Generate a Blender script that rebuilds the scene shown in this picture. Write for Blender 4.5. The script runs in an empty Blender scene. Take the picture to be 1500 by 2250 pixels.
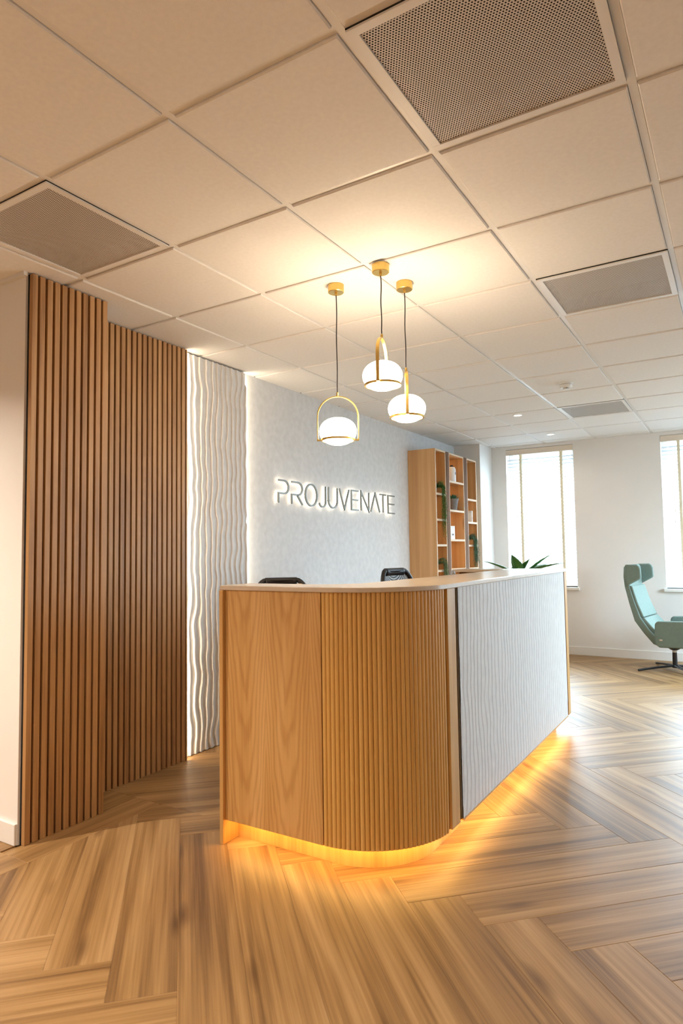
import bpy, bmesh, math, random
from mathutils import Vector, Matrix, noise

random.seed(7)
sc = bpy.context.scene
col = sc.collection
PI = math.pi

# ------------------------------------------------------------------ camera
FPX, YAW, PITCH, ROLL = 1426.2, -0.5484, 0.06157, -0.0143
CAM = Vector((2.6014, -0.7319, 1.262))
_f = Vector((math.sin(YAW) * math.cos(PITCH), math.cos(YAW) * math.cos(PITCH), math.sin(PITCH)))
_r = Vector((math.cos(YAW), -math.sin(YAW), 0))
_u = _r.cross(_f)
_r2 = _r * math.cos(ROLL) + _u * math.sin(ROLL)
_u2 = -_r * math.sin(ROLL) + _u * math.cos(ROLL)
cd = bpy.data.cameras.new('camera')
cam = bpy.data.objects.new('camera', cd)
col.objects.link(cam)
cam.matrix_world = Matrix(((_r2.x, _u2.x, -_f.x, CAM.x), (_r2.y, _u2.y, -_f.y, CAM.y), (_r2.z, _u2.z, -_f.z, CAM.z), (0, 0, 0, 1)))
cd.sensor_fit = 'VERTICAL'
cd.sensor_height = 36.0
cd.sensor_width = 24.0
cd.lens = FPX / 2250 * 36.0
cd.clip_start = 0.05
sc.camera = cam

# ------------------------------------------------------------------ world, exposure
sc.view_settings.view_transform = 'Standard'
sc.view_settings.look = 'None'
sc.view_settings.gamma = 1.0
sc.view_settings.use_curve_mapping = False
sc.view_settings.exposure = 0.6
sc.cycles.adaptive_threshold = 0.06
sc.cycles.max_bounces = 6
sc.cycles.diffuse_bounces = 3
sc.cycles.glossy_bounces = 2
sc.cycles.transmission_bounces = 4
sc.cycles.transparent_max_bounces = 8
sc.cycles.caustics_reflective = False
sc.cycles.caustics_refractive = False
sc.cycles.sample_clamp_indirect = 6.0
SKY = 42.0      # zenith of an overcast sky, a third of that at the horizon
wd = bpy.data.worlds.new('overcast_sky')
sc.world = wd
wd.use_nodes = True
bg = wd.node_tree.nodes['Background']
bg.inputs[0].default_value = (0.66, 0.85, 1.0, 1)
_wt = wd.node_tree
_tc = _wt.nodes.new('ShaderNodeTexCoord'); _sx = _wt.nodes.new('ShaderNodeSeparateXYZ')
_wt.links.new(_tc.outputs['Generated'], _sx.inputs[0])
_rp = _wt.nodes.new('ShaderNodeMapRange')          # overcast sky: (1 + 2 sin(elevation)) / 3, dull ground below
_rp.inputs['From Min'].default_value = 0.0; _rp.inputs['From Max'].default_value = 1.0
_rp.inputs['To Min'].default_value = SKY / 3; _rp.inputs['To Max'].default_value = SKY
_wt.links.new(_sx.outputs['Z'], _rp.inputs['Value'])
_gr = _wt.nodes.new('ShaderNodeMapRange')
_gr.inputs['From Min'].default_value = -0.04; _gr.inputs['From Max'].default_value = 0.0
_gr.inputs['To Min'].default_value = 0.35; _gr.inputs['To Max'].default_value = 1.0
_wt.links.new(_sx.outputs['Z'], _gr.inputs['Value'])
_ml = _wt.nodes.new('ShaderNodeMath'); _ml.operation = 'MULTIPLY'
_wt.links.new(_rp.outputs[0], _ml.inputs[0]); _wt.links.new(_gr.outputs[0], _ml.inputs[1])
_wt.links.new(_ml.outputs[0], bg.inputs[1])
LAMP = (1.0, 0.88, 0.74)
P_GLOBE, P_WAVE, P_DESK, P_SIGN, P_SHELF, P_DOWN = 24.0, 20.0, 27.0, 4.6, 28.0, 14.0
P_SPOT = 24.0
AMBER = (1.0, 0.62, 0.17)

def portal(loc, rot, sx, sy):
    l = bpy.data.lights.new('window_portal', 'AREA')
    l.shape = 'RECTANGLE'; l.size = sx; l.size_y = sy
    l.cycles.is_portal = True
    o = bpy.data.objects.new('window_portal', l)
    o.location = loc; o.rotation_euler = rot
    col.objects.link(o)

CEIL = 2.57
BACK_WIN = [(0.105, 0.93), (1.885, 2.71), (3.665, 4.49)]          # x ranges in the back wall
WZ0, WZ1 = 0.80, 2.53
RIGHT_X = 4.8
RIGHT_WIN = [(5.0, 6.7)]   # y ranges in the right wall
for a, b in BACK_WIN:
    portal(((a + b) / 2, 7.60, (WZ0 + WZ1) / 2), (-PI / 2, 0, 0), b - a, WZ1 - WZ0)
for a, b in RIGHT_WIN:
    portal((RIGHT_X + 0.22, (a + b) / 2, 1.6), (0, PI / 2, 0), 1.7, b - a)

# ------------------------------------------------------------------ materials
def lin(c):
    return tuple(((v / 255) / 12.92 if v / 255 <= 0.04045 else ((v / 255 + 0.055) / 1.055) ** 2.4) for v in c) + (1,)

def new_mat(name):
    m = bpy.data.materials.new(name)
    m.use_nodes = True
    nt = m.node_tree
    return m, nt, nt.nodes['Principled BSDF']

def nd(nt, t, **kw):
    n = nt.nodes.new(t)
    for k, v in kw.items():
        if k == 'loc':
            continue
        setattr(n, k, v)
    return n

def plain(name, c, rough=0.5, metal=0.0, var=0.0, scale=8, bump=0.0, spec=None):
    m, nt, b = new_mat(name)
    b.inputs['Roughness'].default_value = rough
    b.inputs['Metallic'].default_value = metal
    if spec is not None:
        b.inputs['Specular IOR Level'].default_value = spec
    tc = nd(nt, 'ShaderNodeTexCoord')
    nz = nd(nt, 'ShaderNodeTexNoise')
    nz.inputs['Scale'].default_value = scale
    nz.inputs['Detail'].default_value = 5
    nt.links.new(tc.outputs['Object'], nz.inputs['Vector'])
    rp = nd(nt, 'ShaderNodeValToRGB')
    L = lin(c)
    rp.color_ramp.elements[0].position = 0.3
    rp.color_ramp.elements[1].position = 0.7
    rp.color_ramp.elements[0].color = tuple(max(0, v * (1 - var)) for v in L[:3]) + (1,)
    rp.color_ramp.elements[1].color = tuple(min(1, v * (1 + var)) for v in L[:3]) + (1,)
    nt.links.new(nz.outputs['Fac'], rp.inputs['Fac'])
    nt.links.new(rp.outputs['Color'], b.inputs['Base Color'])
    if bump:
        bp = nd(nt, 'ShaderNodeBump')
        bp.inputs['Strength'].default_value = bump
        bp.inputs['Distance'].default_value = 0.003
        n2 = nd(nt, 'ShaderNodeTexNoise')
        n2.inputs['Scale'].default_value = scale * 12
        nt.links.new(tc.outputs['Object'], n2.inputs['Vector'])
        nt.links.new(n2.outputs['Fac'], bp.inputs['Height'])
        nt.links.new(bp.outputs['Normal'], b.inputs['Normal'])
    return m

def wood(name, dark, mid, light, axis='Z', rough=0.45, scale=1.0, rnd=0.0, knots=False, per_object=False, contrast=1.0, spec=0.5):
    """straight grained timber; the grain runs along the given local axis"""
    m, nt, b = new_mat(name)
    b.inputs['Roughness'].default_value = rough
    b.inputs['Specular IOR Level'].default_value = spec
    tc = nd(nt, 'ShaderNodeTexCoord')
    vec = tc.outputs['Object']
    if per_object:
        oi = nd(nt, 'ShaderNodeObjectInfo')
        mul = nd(nt, 'ShaderNodeMath', operation='MULTIPLY')
        mul.inputs[1].default_value = 37.0
        nt.links.new(oi.outputs['Random'], mul.inputs[0])
        cmb = nd(nt, 'ShaderNodeCombineXYZ')
        for i in range(3):
            nt.links.new(mul.outputs[0], cmb.inputs[i])
        ad = nd(nt, 'ShaderNodeVectorMath', operation='ADD')
        nt.links.new(vec, ad.inputs[0]); nt.links.new(cmb.outputs[0], ad.inputs[1])
        vec = ad.outputs[0]
    s_long, s_cross = 0.55 * scale, 9.0 * scale
    def mapped(a, c):
        mp = nd(nt, 'ShaderNodeMapping')
        v = {'X': (a, c, c), 'Y': (c, a, c), 'Z': (c, c, a)}[axis]
        mp.inputs['Scale'].default_value = v
        nt.links.new(vec, mp.inputs['Vector'])
        return mp.outputs[0]
    n1 = nd(nt, 'ShaderNodeTexNoise')      # broad figure, bent into cathedrals
    n1.inputs['Scale'].default_value = 1.0; n1.inputs['Detail'].default_value = 3; n1.inputs['Distortion'].default_value = 0.8
    nt.links.new(mapped(s_long, s_cross), n1.inputs['Vector'])
    n2 = nd(nt, 'ShaderNodeTexNoise')      # fine pores
    n2.inputs['Scale'].default_value = 1.0; n2.inputs['Detail'].default_value = 5
    nt.links.new(mapped(2.5 * scale, 140 * scale), n2.inputs['Vector'])
    n3 = nd(nt, 'ShaderNodeTexNoise')      # growth rings
    n3.inputs['Scale'].default_value = 1.0; n3.inputs['Detail'].default_value = 2; n3.inputs['Distortion'].default_value = 0.4
    nt.links.new(mapped(0.9 * scale, 38 * scale), n3.inputs['Vector'])
    def mix(a, fa, c, fc):
        x = nd(nt, 'ShaderNodeMath', operation='MULTIPLY'); x.inputs[1].default_value = fa
        nt.links.new(a, x.inputs[0])
        y = nd(nt, 'ShaderNodeMath', operation='MULTIPLY_ADD'); y.inputs[1].default_value = fc
        nt.links.new(c, y.inputs[0]); nt.links.new(x.outputs[0], y.inputs[2])
        return y.outputs[0]
    f = mix(n1.outputs['Fac'], 0.5, n2.outputs['Fac'], 0.2)
    f = mix(f, 1.0, n3.outputs['Fac'], 0.3)
    if rnd:
        oi = nd(nt, 'ShaderNodeObjectInfo')
        a = nd(nt, 'ShaderNodeMath', operation='MULTIPLY_ADD')
        a.inputs[1].default_value = rnd; a.inputs[2].default_value = -rnd / 2
        nt.links.new(oi.outputs['Random'], a.inputs[0])
        s = nd(nt, 'ShaderNodeMath', operation='ADD')
        nt.links.new(f, s.inputs[0]); nt.links.new(a.outputs[0], s.inputs[1])
        f = s.outputs[0]
    rp = nd(nt, 'ShaderNodeValToRGB')
    e = rp.color_ramp.elements
    w = 0.16 / contrast
    e[0].position = 0.5 - w; e[0].color = lin(dark)
    e[1].position = 0.5 + w; e[1].color = lin(light)
    k = e.new(0.5); k.color = lin(mid)
    nt.links.new(f, rp.inputs['Fac'])
    out = rp.outputs['Color']
    if knots:
        vo = nd(nt, 'ShaderNodeTexVoronoi')
        vo.inputs['Scale'].default_value = 1.0
        nt.links.new(mapped(1.6, 6.5), vo.inputs['Vector'])
        kr = nd(nt, 'ShaderNodeValToRGB')
        kr.color_ramp.elements[0].position = 0.03; kr.color_ramp.elements[0].color = (0.35, 0.28, 0.22, 1)
        kr.color_ramp.elements[1].position = 0.17; kr.color_ramp.elements[1].color = (1, 1, 1, 1)
        nt.links.new(vo.outputs['Distance'], kr.inputs['Fac'])
        mx = nd(nt, 'ShaderNodeMixRGB', blend_type='MULTIPLY')
        mx.inputs['Fac'].default_value = 0.8
        nt.links.new(out, mx.inputs['Color1']); nt.links.new(kr.outputs['Color'], mx.inputs['Color2'])
        out = mx.outputs['Color']
    nt.links.new(out, b.inputs['Base Color'])
    bp = nd(nt, 'ShaderNodeBump'); bp.inputs['Strength'].default_value = 0.12; bp.inputs['Distance'].default_value = 0.001
    nt.links.new(n2.outputs['Fac'], bp.inputs['Height']); nt.links.new(bp.outputs['Normal'], b.inputs['Normal'])
    return m

def bookmatch(m, period, origin, dark):
    """cathedral figure mirrored leaf by leaf across local x, drawn over an existing timber"""
    nt = m.node_tree
    b = nt.nodes['Principled BSDF']
    src = b.inputs['Base Color'].links[0].from_socket
    tc = nd(nt, 'ShaderNodeTexCoord'); sx = nd(nt, 'ShaderNodeSeparateXYZ')
    nt.links.new(tc.outputs['Object'], sx.inputs[0])
    def M2(op, a, c, d=None):
        n = nd(nt, 'ShaderNodeMath', operation=op)
        for i, v in enumerate((a, c, d)):
            if v is None: continue
            if isinstance(v, (int, float)): n.inputs[i].default_value = v
            else: nt.links.new(v, n.inputs[i])
        return n.outputs[0]
    px = M2('SUBTRACT', M2('PINGPONG', M2('SUBTRACT', sx.outputs['X'], origin), period), period / 2)
    nz = nd(nt, 'ShaderNodeTexNoise'); nz.inputs['Scale'].default_value = 1.0; nz.inputs['Detail'].default_value = 3
    cb = nd(nt, 'ShaderNodeCombineXYZ')
    nt.links.new(M2('MULTIPLY', px, 14.0), cb.inputs[0]); nt.links.new(M2('MULTIPLY', sx.outputs['Z'], 2.2), cb.inputs[1])
    nt.links.new(cb.outputs[0], nz.inputs['Vector'])
    v = M2('SUBTRACT', M2('MULTIPLY_ADD', nz.outputs['Fac'], 0.55, sx.outputs['Z']), M2('MULTIPLY', M2('MULTIPLY', px, px), 80.0))
    ring = M2('MULTIPLY_ADD', M2('SINE', M2('MULTIPLY', v, 27.0), 0), 0.5, 0.5)
    ring = M2('POWER', ring, 2.2)
    mx = nd(nt, 'ShaderNodeMixRGB', blend_type='MULTIPLY')
    mx.inputs['Color2'].default_value = lin(dark)
    nt.links.new(M2('MULTIPLY', ring, 0.45), mx.inputs['Fac'])
    nt.links.new(src, mx.inputs['Color1']); nt.links.new(mx.outputs['Color'], b.inputs['Base Color'])
    return m

def emit(name, c, s):
    m, nt, b = new_mat(name)
    b.inputs['Base Color'].default_value = (0.9, 0.9, 0.9, 1)
    b.inputs['Emission Color'].default_value = tuple(c) + (1,)
    b.inputs['Emission Strength'].default_value = s
    return m

M = {}
M['white_wall'] = plain('white_wall_paint', (240, 236, 231), 0.6, var=0.015, scale=3, bump=0.05)
M['trim'] = plain('white_trim_paint', (240, 236, 230), 0.4, var=0.01)
M['tile'] = plain('ceiling_tile_fleece', (241, 238, 235), 0.85, var=0.025, scale=60, bump=0.25)
M['bar'] = plain('white_grid_steel', (236, 234, 232), 0.35, var=0.01)
M['void'] = plain('dark_void', (40, 38, 36), 0.9)
M['plaster'] = plain('grey_plaster', (222, 221, 220), 0.7, var=0.06, scale=22, bump=0.35)
M['wave'] = plain('white_ripple_plaster', (222, 219, 216), 0.65, var=0.04, scale=20, bump=0.3)
M['felt'] = plain('black_felt', (24, 20, 18), 0.95)
M['slat'] = wood('brown_oak_slat', (144, 102, 60), (182, 136, 86), (202, 158, 106), 'Z', 0.5, 1.4, rnd=0.06, per_object=True)
M['veneer'] = wood('honey_oak_veneer', (186, 136, 76), (210, 162, 96), (224, 180, 116), 'Z', 0.42, 0.8)
M['veneer_front'] = bookmatch(wood('book_matched_oak_veneer', (192, 142, 80), (214, 166, 100), (226, 182, 120), 'Z', 0.42, 1.0), 0.23, 0.015, (214, 190, 160))
M['flute'] = wood('honey_oak_flute', (204, 150, 74), (222, 170, 92), (232, 184, 108), 'Z', 0.4, 1.0, rnd=0.05, per_object=True)
M['shelf_oak'] = wood('knotty_oak_board', (190, 140, 90), (212, 164, 110), (226, 184, 132), 'Z', 0.5, 0.7, knots=True)
M['edge'] = plain('pale_lit_edge_band', (200, 172, 140), 0.6, var=0.03)  # pale front edging of the bookcase; light on the edges is put into its colour
M['walnut'] = wood('dark_walnut', (84, 58, 40), (104, 74, 52), (120, 88, 64), 'Z', 0.8, 1.0, spec=0.2)
M['floor'] = wood('oak_floor_plank', (112, 80, 46), (160, 122, 76), (190, 152, 104), 'X', 0.42, 0.9, rnd=0.05, knots=True, per_object=True, contrast=1.2, spec=0.5)
M['floor_base'] = wood('oak_floor_field', (112, 80, 46), (160, 122, 76), (190, 152, 104), 'X', 0.34, 0.9)
M['top'] = plain('cream_stone_top', (214, 196, 174), 0.22, var=0.04, scale=30)
M['brass'] = plain('satin_brass', (226, 192, 112), 0.3, metal=1.0, var=0.03)
M['cord'] = plain('black_cord', (30, 24, 24), 0.6)
M['globe'] = emit('lit_opal_glass', (1.0, 0.78, 0.54), P_GLOBE)
M['led_wave'] = emit('warm_white_led', (1.0, 0.82, 0.58), P_WAVE)
M['led_desk'] = emit('amber_led', AMBER, P_DESK)
M['led_sign'] = emit('sign_led', (1.0, 0.84, 0.64), P_SIGN)
M['led_shelf'] = emit('shelf_led', (1.0, 0.72, 0.38), P_SHELF)
M['led_down'] = emit('downlight_led', (1.0, 0.92, 0.82), P_DOWN)
M['letter'] = plain('brushed_steel_letter', (132, 134, 130), 0.45, metal=0.5)
M['black'] = plain('black_plastic', (28, 26, 28), 0.45)
M['mesh'] = None
M['fabric'] = plain('sage_felt', (124, 142, 134), 0.9, var=0.05, scale=60, bump=0.4)
M['black_metal'] = plain('black_steel', (22, 22, 26), 0.35)
M['white_plastic'] = plain('white_plastic', (240, 240, 238), 0.4)
M['tape'] = plain('beige_ladder_tape', (236, 226, 196), 0.9, var=0.05)
M['cream'] = plain('cream_valance', (232, 218, 200), 0.5)
M['pot_grey'] = plain('grey_stone_pot', (120, 118, 116), 0.8, var=0.1, scale=40, bump=0.3)
M['pot_black'] = plain('black_pot', (36, 36, 36), 0.5)
M['leaf'] = plain('green_leaf', (58, 112, 52), 0.4, var=0.25, scale=14)
M['leaf_dark'] = plain('deep_green_leaf', (72, 122, 62), 0.5, var=0.3, scale=30)
M['leaf_grey'] = plain('grey_green_leaf', (120, 136, 92), 0.6, var=0.2, scale=30)
M['leaf_blue'] = plain('blue_green_leaf', (62, 110, 82), 0.5, var=0.25, scale=30)
M['silver'] = plain('silver_plastic', (170, 172, 176), 0.35, metal=0.4)
M['paper'] = plain('white_carton', (238, 238, 236), 0.55)
M['ink'] = plain('grey_print', (120, 124, 130), 0.6)

def perforated(name, c, pitch, hole):
    """sheet steel with round holes one can see through"""
    m, nt, b = new_mat(name)
    b.inputs['Base Color'].default_value = lin(c)
    b.inputs['Roughness'].default_value = 0.5
    tc = nd(nt, 'ShaderNodeTexCoord')
    def grid(off):
        mp = nd(nt, 'ShaderNodeMapping')
        mp.inputs['Scale'].default_value = (1 / pitch, 1 / (pitch * 1.732), 1)
        mp.inputs['Location'].default_value = (off, off, 0)
        nt.links.new(tc.outputs['Object'], mp.inputs['Vector'])
        fr = nd(nt, 'ShaderNodeVectorMath', operation='FRACTION')
        nt.links.new(mp.outputs[0], fr.inputs[0])
        sb = nd(nt, 'ShaderNodeVectorMath', operation='SUBTRACT'); sb.inputs[1].default_value = (0.5, 0.5, 0)
        nt.links.new(fr.outputs[0], sb.inputs[0])
        ml = nd(nt, 'ShaderNodeVectorMath', operation='MULTIPLY'); ml.inputs[1].default_value = (1, 1.732, 0)
        nt.links.new(sb.outputs[0], ml.inputs[0])
        ln = nd(nt, 'ShaderNodeVectorMath', operation='LENGTH')
        nt.links.new(ml.outputs[0], ln.inputs[0])
        return ln.outputs['Value']
    mn = nd(nt, 'ShaderNodeMath', operation='MINIMUM')
    nt.links.new(grid(0.0), mn.inputs[0]); nt.links.new(grid(0.5), mn.inputs[1])
    lt = nd(nt, 'ShaderNodeMath', operation='GREATER_THAN'); lt.inputs[1].default_value = hole
    nt.links.new(mn.outputs[0], lt.inputs[0])
    nt.links.new(lt.outputs[0], b.inputs['Alpha'])
    return m
M['perf'] = perforated('perforated_steel', (214, 208, 202), 0.0085, 0.29)
M['mesh'] = perforated('black_mesh_fabric', (30, 28, 30), 0.004, 0.25)

def glass():
    m, nt, b = new_mat('window_glass')
    nt.nodes.remove(b)
    t = nd(nt, 'ShaderNodeBsdfTransparent'); g = nd(nt, 'ShaderNodeBsdfGlossy'); g.inputs['Roughness'].default_value = 0.02
    x = nd(nt, 'ShaderNodeMixShader'); x.inputs[0].default_value = 0.06
    t.inputs[0].default_value = (0.97, 0.985, 0.99, 1)
    nt.links.new(t.outputs[0], x.inputs[1]); nt.links.new(g.outputs[0], x.inputs[2])
    nt.links.new(x.outputs[0], nt.nodes['Material Output'].inputs[0])
    return m
M['glass'] = glass()

def blind_mat():
    m, nt, b = new_mat('white_blind_slat')
    b.inputs['Base Color'].default_value = (0.86, 0.87, 0.88, 1); b.inputs['Roughness'].default_value = 0.5
    t = nd(nt, 'ShaderNodeBsdfTranslucent'); t.inputs[0].default_value = (0.85, 0.88, 0.92, 1)
    x = nd(nt, 'ShaderNodeMixShader'); x.inputs[0].default_value = 0.25
    nt.links.new(b.outputs[0], x.inputs[1]); nt.links.new(t.outputs[0], x.inputs[2])
    nt.links.new(x.outputs[0], nt.nodes['Material Output'].inputs[0])
    return m
M['blind'] = blind_mat()

# ------------------------------------------------------------------ mesh helpers
class MB:
    def __init__(s):
        s.v = []; s.f = []
    def add(s, vs, fs):
        o = len(s.v)
        s.v += [tuple(v) for v in vs]
        s.f += [tuple(i + o for i in f) for f in fs]
        return s
    def box(s, x0, x1, y0, y1, z0, z1):
        return s.add([(x0, y0, z0), (x1, y0, z0), (x1, y1, z0), (x0, y1, z0), (x0, y0, z1), (x1, y0, z1), (x1, y1, z1), (x0, y1, z1)],
                     [(0, 3, 2, 1), (4, 5, 6, 7), (0, 1, 5, 4), (1, 2, 6, 5), (2, 3, 7, 6), (3, 0, 4, 7)])
    def prism(s, poly, z0, z1, axis='Z'):
        """extrude a polygon given in the plane square to axis"""
        n = len(poly)
        def P(a, b, c):
            return {'Z': (a, b, c), 'X': (c, a, b), 'Y': (a, c, b)}[axis]
        vs = [P(a, b, z0) for a, b in poly] + [P(a, b, z1) for a, b in poly]
        fs = [tuple(range(n))[::-1], tuple(range(n, 2 * n))]
        fs += [(i, (i + 1) % n, n + (i + 1) % n, n + i) for i in range(n)]
        return s.add(vs, fs)
    def strip(s, left, right, z0, z1, axis='Z'):
        """extrude the band between two equally long polylines"""
        n = len(left)
        def P(a, b, c):
            return {'Z': (a, b, c), 'X': (c, a, b), 'Y': (a, c, b)}[axis]
        vs = [P(*p, z0) for p in left] + [P(*p, z0) for p in right] + [P(*p, z1) for p in left] + [P(*p, z1) for p in right]
        fs = []
        for i in range(n - 1):
            a, b, c, d = i, i + 1, n + i + 1, n + i
            fs += [(a, b, c, d), (2 * n + d, 2 * n + c, 2 * n + b, 2 * n + a), (a, 2 * n + a, 2 * n + b, b), (d, c, 2 * n + c, 2 * n + d)]
        for a, b in ((0, n), (n - 1, 2 * n - 1)):
            fs.append((a, b, 2 * n + b, 2 * n + a))
        return s.add(vs, fs)
    def lathe(s, prof, seg=32, c=(0, 0, 0)):
        vs = []; fs = []
        k = len(prof)
        for i in range(seg):
            a = 2 * PI * i / seg
            for r, z in prof:
                vs.append((c[0] + r * math.cos(a), c[1] + r * math.sin(a), c[2] + z))
        for i in range(seg):
            j = (i + 1) % seg
            for q in range(k - 1):
                fs.append((i * k + q, j * k + q, j * k + q + 1, i * k + q + 1))
        if prof[0][0] > 1e-6:
            fs.append(tuple(i * k for i in range(seg))[::-1])
        if prof[-1][0] > 1e-6:
            fs.append(tuple(i * k + k - 1 for i in range(seg)))
        return s.add(vs, fs)
    def tube(s, pts, r, seg=10, closed=False, w=None):
        """round tube along points; r may be a list; w flattens the section"""
        pts = [Vector(p) for p in pts]
        n = len(pts); vs = []; fs = []
        for i, p in enumerate(pts):
            a = pts[(i - 1) % n] if (closed or i) else p
            b = pts[(i + 1) % n] if (closed or i < n - 1) else p
            t = (b - a).normalized()
            up = Vector((0, 0, 1)) if abs(t.z) < 0.95 else Vector((1, 0, 0))
            x = t.cross(up).normalized(); y = x.cross(t)
            rr = r[i] if isinstance(r, (list, tuple)) else r
            for k in range(seg):
                q = 2 * PI * k / seg
                vs.append(p + x * math.cos(q) * rr + y * math.sin(q) * (w or rr))
        for i in range(n if closed else n - 1):
            j = (i + 1) % n
            for k in range(seg):
                l = (k + 1) % seg
                fs.append((i * seg + k, j * seg + k, j * seg + l, i * seg + l))
        if not closed:
            fs.append(tuple(range(seg))); fs.append(tuple(range((n - 1) * seg, n * seg))[::-1])
        return s.add(vs, fs)
    def mesh(s, name):
        me = bpy.data.meshes.new(name)
        me.from_pydata(s.v, [], s.f)
        bm = bmesh.new(); bm.from_mesh(me)
        bmesh.ops.remove_doubles(bm, verts=bm.verts, dist=1e-6)
        bmesh.ops.recalc_face_normals(bm, faces=bm.faces)
        bm.to_mesh(me); bm.free()
        return me
    def build(s, name, mat, parent=None, smooth=False, bevel=0.0, seg=2, loc=None, rz=0.0, mat2=None):
        me = s.mesh(name)
        if mat:
            me.materials.append(M[mat] if isinstance(mat, str) else mat)
        if smooth:
            for p in me.polygons:
                p.use_smooth = True
            if smooth != 'all':
                me.set_sharp_from_angle(angle=math.radians(35))
        o = bpy.data.objects.new(name, me)
        col.objects.link(o)
        if parent:
            o.parent = parent
        if loc is not None:
            o.location = loc
        o.rotation_euler.z = rz
        if bevel:
            md = o.modifiers.new('bevel', 'BEVEL'); md.width = bevel; md.segments = seg; md.limit_method = 'ANGLE'
            md.angle_limit = math.radians(40)
        return o

def tag(o, label=None, cat=None, group=None, kind=None):
    if label: o['label'] = label
    if cat: o['category'] = cat
    if group: o['group'] = group
    if kind: o['kind'] = kind
    return o

def empty(name, loc=(0, 0, 0), rz=0.0):
    o = bpy.data.objects.new(name, None)
    o.empty_display_size = 0.1
    o.location = loc; o.rotation_euler.z = rz
    col.objects.link(o)
    return o

def box(name, mat, x0, x1, y0, y1, z0, z1, parent=None, bevel=0.0, **k):
    return MB().box(x0, x1, y0, y1, z0, z1).build(name, mat, parent, bevel=bevel, **k)

def copy_tree(o, parent=None):
    c = o.copy(); col.objects.link(c)
    if parent: c.parent = parent
    for ch in [x for x in o.children]:
        copy_tree(ch, c)
    return c

def struct(o, label=None):
    o['kind'] = 'structure'
    if label: o['label'] = label
    return o

# ------------------------------------------------------------------ the setting: planes read from the photograph
XS1, XS2, XW, XG = -0.117, -0.347, -0.380, -0.420       # first slats, second slats, ripple panel, grey wall
YB = 7.40
LX0, RY0 = -3.2, -3.6                                      # far left and rear of the room

# floor: slab plus herringbone planks
floor = MB().box(LX0, RIGHT_X, RY0, YB, -0.12, -0.006).build('floor', 'floor_base')
struct(floor, 'oak herringbone floor with a plank border along the slat wall')
PL, PW = 1.2728, 0.2
def to_w(u, v):
    return ((u + v) / math.sqrt(2), (u - v) / math.sqrt(2))
T0 = (0.59 - to_w(PL, 0)[0], 0.684 - to_w(PL, 0)[1])
def clip(poly, x0, x1, y0, y1):
    for ax, lim, sgn in ((0, x0, 1), (0, x1, -1), (1, y0, 1), (1, y1, -1)):
        out = []
        for i, p in enumerate(poly):
            q = poly[(i + 1) % len(poly)]
            a = (p[ax] - lim) * sgn; b = (q[ax] - lim) * sgn
            if a >= 0: out.append(p)
            if (a >= 0) != (b >= 0):
                t = a / (a - b)
                out.append((p[0] + (q[0] - p[0]) * t, p[1] + (q[1] - p[1]) * t))
        poly = out
        if not poly: return []
    return poly
def area(p):
    return abs(sum(p[i][0] * p[(i + 1) % len(p)][1] - p[(i + 1) % len(p)][0] * p[i][1] for i in range(len(p)))) / 2
def plank_mesh(poly):
    """bevelled board: poly is the top outline in local coordinates, counter-clockwise"""
    n = len(poly)
    cx = sum(p[0] for p in poly) / n; cy = sum(p[1] for p in poly) / n
    b = 0.0016
    ins = [(p[0] - math.copysign(min(b, abs(p[0] - cx)), p[0] - cx), p[1] - math.copysign(min(b, abs(p[1] - cy)), p[1] - cy)) for p in poly]
    m = MB()
    vs = [(x, y, -0.006) for x, y in poly] + [(x, y, -0.0012) for x, y in poly] + [(x, y, 0.0) for x, y in ins]
    fs = [tuple(range(2 * n, 3 * n))]
    for r in (0, 1):
        fs += [(r * n + i, r * n + (i + 1) % n, (r + 1) * n + (i + 1) % n, (r + 1) * n + i) for i in range(n)]
    m.add(vs, fs)
    me = m.mesh('plank'); me.materials.append(M['floor'])
    return me
full = plank_mesh([(-PL / 2, -PW / 2), (PL / 2, -PW / 2), (PL / 2, PW / 2), (-PL / 2, PW / 2)])
REG = (XG, 4.7, -1.6, YB)
BORDER = (XS1, 0.041, 0.6, 1.66)
def add_plank(me, loc, rz):
    o = bpy.data.objects.new('plank', me); col.objects.link(o)
    o.parent = floor; o.location = (loc[0], loc[1], 0.0); o.rotation_euler.z = rz
nplank = 0
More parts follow.
